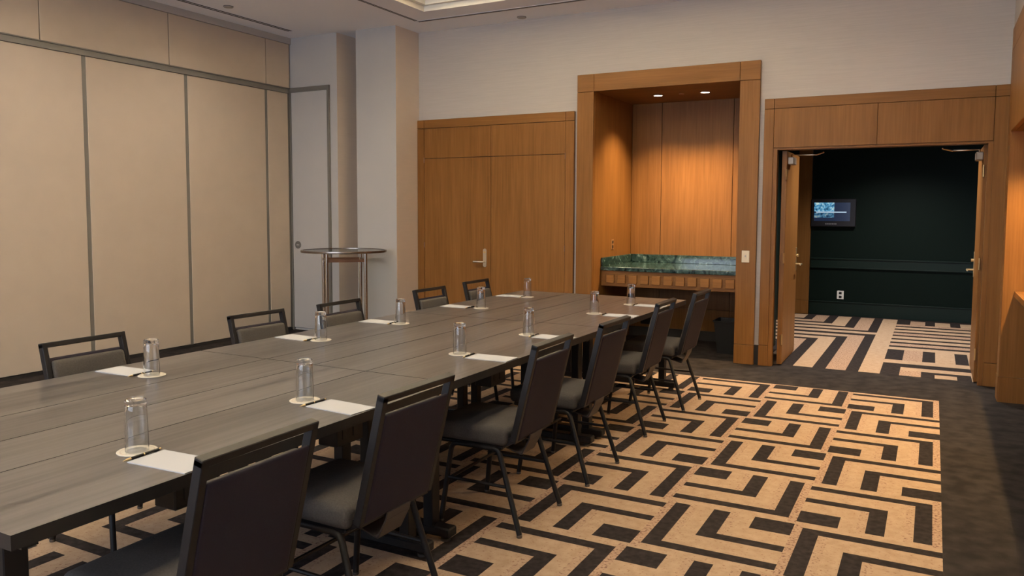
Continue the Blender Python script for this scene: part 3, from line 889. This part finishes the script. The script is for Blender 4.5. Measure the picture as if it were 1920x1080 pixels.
for k in range(3):
    make_table(-1.775, -2.537, TYS[k], TYS[k + 1], 'aisle side', POS[k])
    make_table(-3.300, -2.539, TYS[k], TYS[k + 1], 'partition side', POS[k])

# ------------------------------------------------------------------ chairs
def make_chair():
    """back towards +x, seat centre at the origin"""
    t = empty('dining_chair')
    B, T = Vector((.152, 0, .415)), Vector((.262, 0, .868))
    d = (T - B).normalized(); nrm = Vector((d.z, 0, -d.x))   # nrm points out of the back (+x)
    def on(z): return B + d * ((z - B.z) / d.z)
    HW = .192
    # seat
    s = cushion(.204, .212, .042, .03, .012); s.v = [(x - .084, y, z + .437) for x, y, z in s.v]
    s.build('seat', 'fabric_seat', t, smooth=True)
    MB().box(-.265, .10, -.195, .195, .378, .397).build('seat_board', 'black', t, bevel=.006)
    # back frame
    f = MB()
    for y in (-HW, HW):
        p0, p1 = on(.425), on(.868)
        f.beam((p0.x, y, p0.z), (p1.x, y, p1.z), .024, .030, (0, 1, 0))
    p = on(.862); f.beam((p.x, -HW - .012, p.z), (p.x, HW + .012, p.z), .030, .022, d.cross(Vector((0, 1, 0))))
    p = on(.424); f.beam((p.x, -HW, p.z), (p.x, HW, p.z), .020, .020, nrm)
    f.build('back_frame', 'frame', t, bevel=.002)
    # front and rear pads of the back
    def pad(off, thick, mat, name, z0=.44, z1=.80, hw=.176):
        b = cushion((z1 - z0) / d.z / 2, hw, thick / 2, thick * .48, 0)
        c = on((z0 + z1) / 2) + nrm * off
        q = []
        for x, y, z in b.v:
            bow = -.018 * (1 - (y / hw) ** 2)              # hollow towards the sitter
            P = c + d * x + nrm * (z - bow * .0) + Vector((0, y, 0))
            q.append(tuple(P))
        b.v = q
        return b.build(name, mat, t, smooth=True)
    pad(-.012, .036, 'fabric_seat', 'backrest', .430, .792)
    pad(.010, .016, 'fabric_back', 'back_panel', .428, .806, .180)
    # bracket from the back down under the seat
    br = MB()
    pts = [on(.432) + nrm * .019, on(.405) + nrm * .019, Vector((.130, 0, .328)), Vector((.02, 0, .358))]
    for a, b_ in zip(pts, pts[1:]): br.beam(a, b_, .13, .006, (0, 1, 0))
    br.build('back_bracket', 'bracket', t)
    for y in (-.17, .17):
        q0 = on(.43); MB().beam((q0.x, y, q0.z), (.05, y, .385), .02, .03, (0, 1, 0)).build('back_arm', 'frame', t)
    # legs: one bent tube each
    for sy in (-1, 1):
        for fx, x1, x2 in ((-1, -.16, -.215), (1, .075, .20)):
            lg = MB().tube([(x1 - fx * .14, sy * .19, .380), (x1 - fx * .02, sy * .195, .380), (x1, sy * .196, .374), (x1 + fx * .012, sy * .197, .355), (x2, sy * .22, .012)], .0125, 10).build('leg', 'frame', t, smooth=True)
            MB().lathe([(.012, 0), (.0135, .005), (.0125, .012), (.010, .014)], (x2, sy * .22, 0), 12).build('glide', 'glide', lg, smooth=True)
        MB().tube([(-.188, sy * .207, .215), (.125, sy * .207, .215)], .008, 8).build('side_stretcher', 'frame', t, smooth=True)
    MB().tube([(-.16, -.206, .222), (-.16, .206, .222)], .008, 8).build('cross_stretcher', 'frame', t, smooth=True)
    return t

RIGHT = [(-1.78, 1.46), (-1.79, 2.19), (-1.79, 3.265), (-1.775, 4.03), (-1.808, 5.06), (-1.768, 5.83)]
LEFT = [(-3.18, 2.245), (-3.18, 3.29), (-3.14, 3.97), (-3.135, 5.0), (-3.178, 5.775)]
proto = make_chair()
first = True
for side, L_ in (('aisle', RIGHT), ('partition', LEFT)):
    for k, (x, y) in enumerate(L_):
        o = proto if first else copy_tree(proto)
        first = False
        o.location = (x, y, 0)
        o.rotation_euler = (0, 0, (0 if side == 'aisle' else math.pi) + math.radians((.8, -1.2, .6, -.5, 1.0, -.6)[k]))
        tag(o, 'dark upholstered chair with open top rail, %s from the alcove on the %s side' % (ORD[len(L_) - 1 - k], side), 'chair', 'chairs at the conference table')

# ------------------------------------------------------------------ place settings
def make_glass():
    R0, R1, H, w = .0335, .0300, .158, .0022
    b = MB().lathe([(R0, 0), (R0 - .0006, .04), (R1 + .0005, .12), (R1, H - .004), (R1 - .004, H), (.0001, H),
                    ], seg=36, closed=False)
    b2 = MB().lathe([(R0, 0), (R0 - w, 0), (R0 - w - .0006, .04), (R1 - w + .0005, .12), (R1 - w - .002, H - .020), (.0001, H - .017)], seg=36, closed=False)
    i = len(b.v); b.v += b2.v; b.f += [tuple(q + i for q in f) for f in b2.f]; b.m += b2.m
    return b.build('drinking_glass', 'glass', smooth=True)
def make_coaster():
    e = empty('coaster')
    MB().lathe([(.056, 0), (.057, .0008), (.057, .0022), (.056, .003), (.0001, .003)], seg=40).build('disc', 'coaster', e, smooth=True)
    MB().lathe([(.046, .0032), (.0475, .0034), (.049, .0032)], seg=40, closed=False).build('printed_ring', 'print_', e)
    return e
def make_pad():
    e = empty('notepad')
    b = MB()
    for k in range(3):
        dx = .0006 * k
        b.box(-.113 + dx, .113 + dx, -.0645, .0645, .001 * k, .001 * k + .00095)
    b.build('sheets', 'white', e)
    return e
def make_pen():
    e = empty('ballpoint_pen')
    MB().tube([(0, -.045, .0045), (0, .055, .0045)], .0043, 10).build('barrel', 'black', e, smooth=True)
    MB().lathe([(.0043, 0), (.0038, -.012), (.0012, -.022), (.0004, -.027)], (0, -.045, .0045), 10, axis='Y').build('tip', 'brass', e, smooth=True)
    MB().tube([(0, .055, .0045), (0, .063, .0045)], .0032, 8).build('push_button', 'brass', e, smooth=True)
    MB().tube([(0, -.001, .0045), (0, .003, .0045)], .0046, 10).build('centre_ring', 'brass', e, smooth=True)
    return e
G, Cc, P, N = make_glass(), make_coaster(), make_pad(), make_pen()
first = True
GR = [(-2.077, 1.508), (-2.084, 2.229), (-2.089, 3.347), (-2.068, 4.073), (-2.10, 5.166), (-2.062, 5.823)]
GL = [(-2.985, 2.25), (-2.989, 3.331), (-2.991, 4.077), (-2.954, 5.033), (-3.005, 5.892)]
for side, L_ in (('aisle', GR), ('partition', GL)):
    s = 1 if side == 'aisle' else -1
    for k, (x, y) in enumerate(L_):
        if first: g, c, p, n = G, Cc, P, N
        else: g, c, p, n = copy_tree(G), copy_tree(Cc), copy_tree(P), copy_tree(N)
        first = False
        which = '%s from the alcove on the %s side' % (ORD[len(L_) - 1 - k], side)
        a = math.radians((3, -4, 2, -2, 3, -3)[k])
        g.location = (x, y, TZ + .003)
        c.location = (x, y, TZ)
        px = (-1.897 if s > 0 else -3.166)
        p.location = (px, y - .015 if s > 0 else y, TZ); p.rotation_euler = (0, 0, a)
        nx = (-2.022 if s > 0 else -3.043)
        n.location = (nx, y - .02 if s > 0 else y - .01, TZ); n.rotation_euler = (0, 0, a + math.radians(2))
        tag(g, 'clear upturned drinking glass on its coaster, ' + which, 'glass', 'upturned glasses on the table')
        tag(c, 'round cream coaster under an upturned glass, ' + which, 'coaster', 'coasters on the table')
        tag(p, 'blank white notepad on the table, ' + which, 'notepad', 'notepads on the table')
        tag(n, 'black and gold pen beside a notepad, ' + which, 'pen', 'pens on the table')

# ------------------------------------------------------------------ tall glass table in the corner
def make_high_table():
    e = tag(empty('cocktail_table', (-5.70, 6.74, 0)), 'tall round glass-topped table on steel tube legs in the corner', 'table')
    R = .462
    MB().lathe([(R - .02, 1.018), (R - .02, 1.030), (.0001, 1.030)], seg=48, closed=False).lathe([(R - .02, 1.018), (.0001, 1.018)], seg=48, closed=False).build('glass_top', 'toptable', e, smooth=True)
    MB().lathe([(R - .022, 1.010), (R, 1.010), (R + .002, 1.022), (R, 1.034), (R - .022, 1.034), (R - .022, 1.010)], seg=48, closed=False).build('metal_rim', 'rim', e, smooth=True)
    th = math.radians(40)
    ax = Vector((math.cos(th), math.sin(th), 0)); ay = Vector((-math.sin(th), math.cos(th), 0))
    cs = []
    for k in range(4):
        a = math.radians(45 + 6.5 + 90 * k)
        p = ax * (.29 * math.cos(a)) + ay * (.29 * math.sin(a)); cs.append(p)
        MB().tube([(p.x, p.y, 0.0), (p.x, p.y, 1.010)], .019, 16).build('leg', 'steel', e, smooth=True)
    for k in range(4):
        p, q = cs[k], cs[(k + 1) % 4]
        MB().beam((p.x, p.y, .925), (q.x, q.y, .925), .016, .03, (p + q).normalized()).build('top_rail', 'copper', e)
        MB().beam((p.x, p.y, .12), (q.x, q.y, .12), .016, .03, (p + q).normalized()).build('bottom_rail', 'copper', e)
make_high_table()
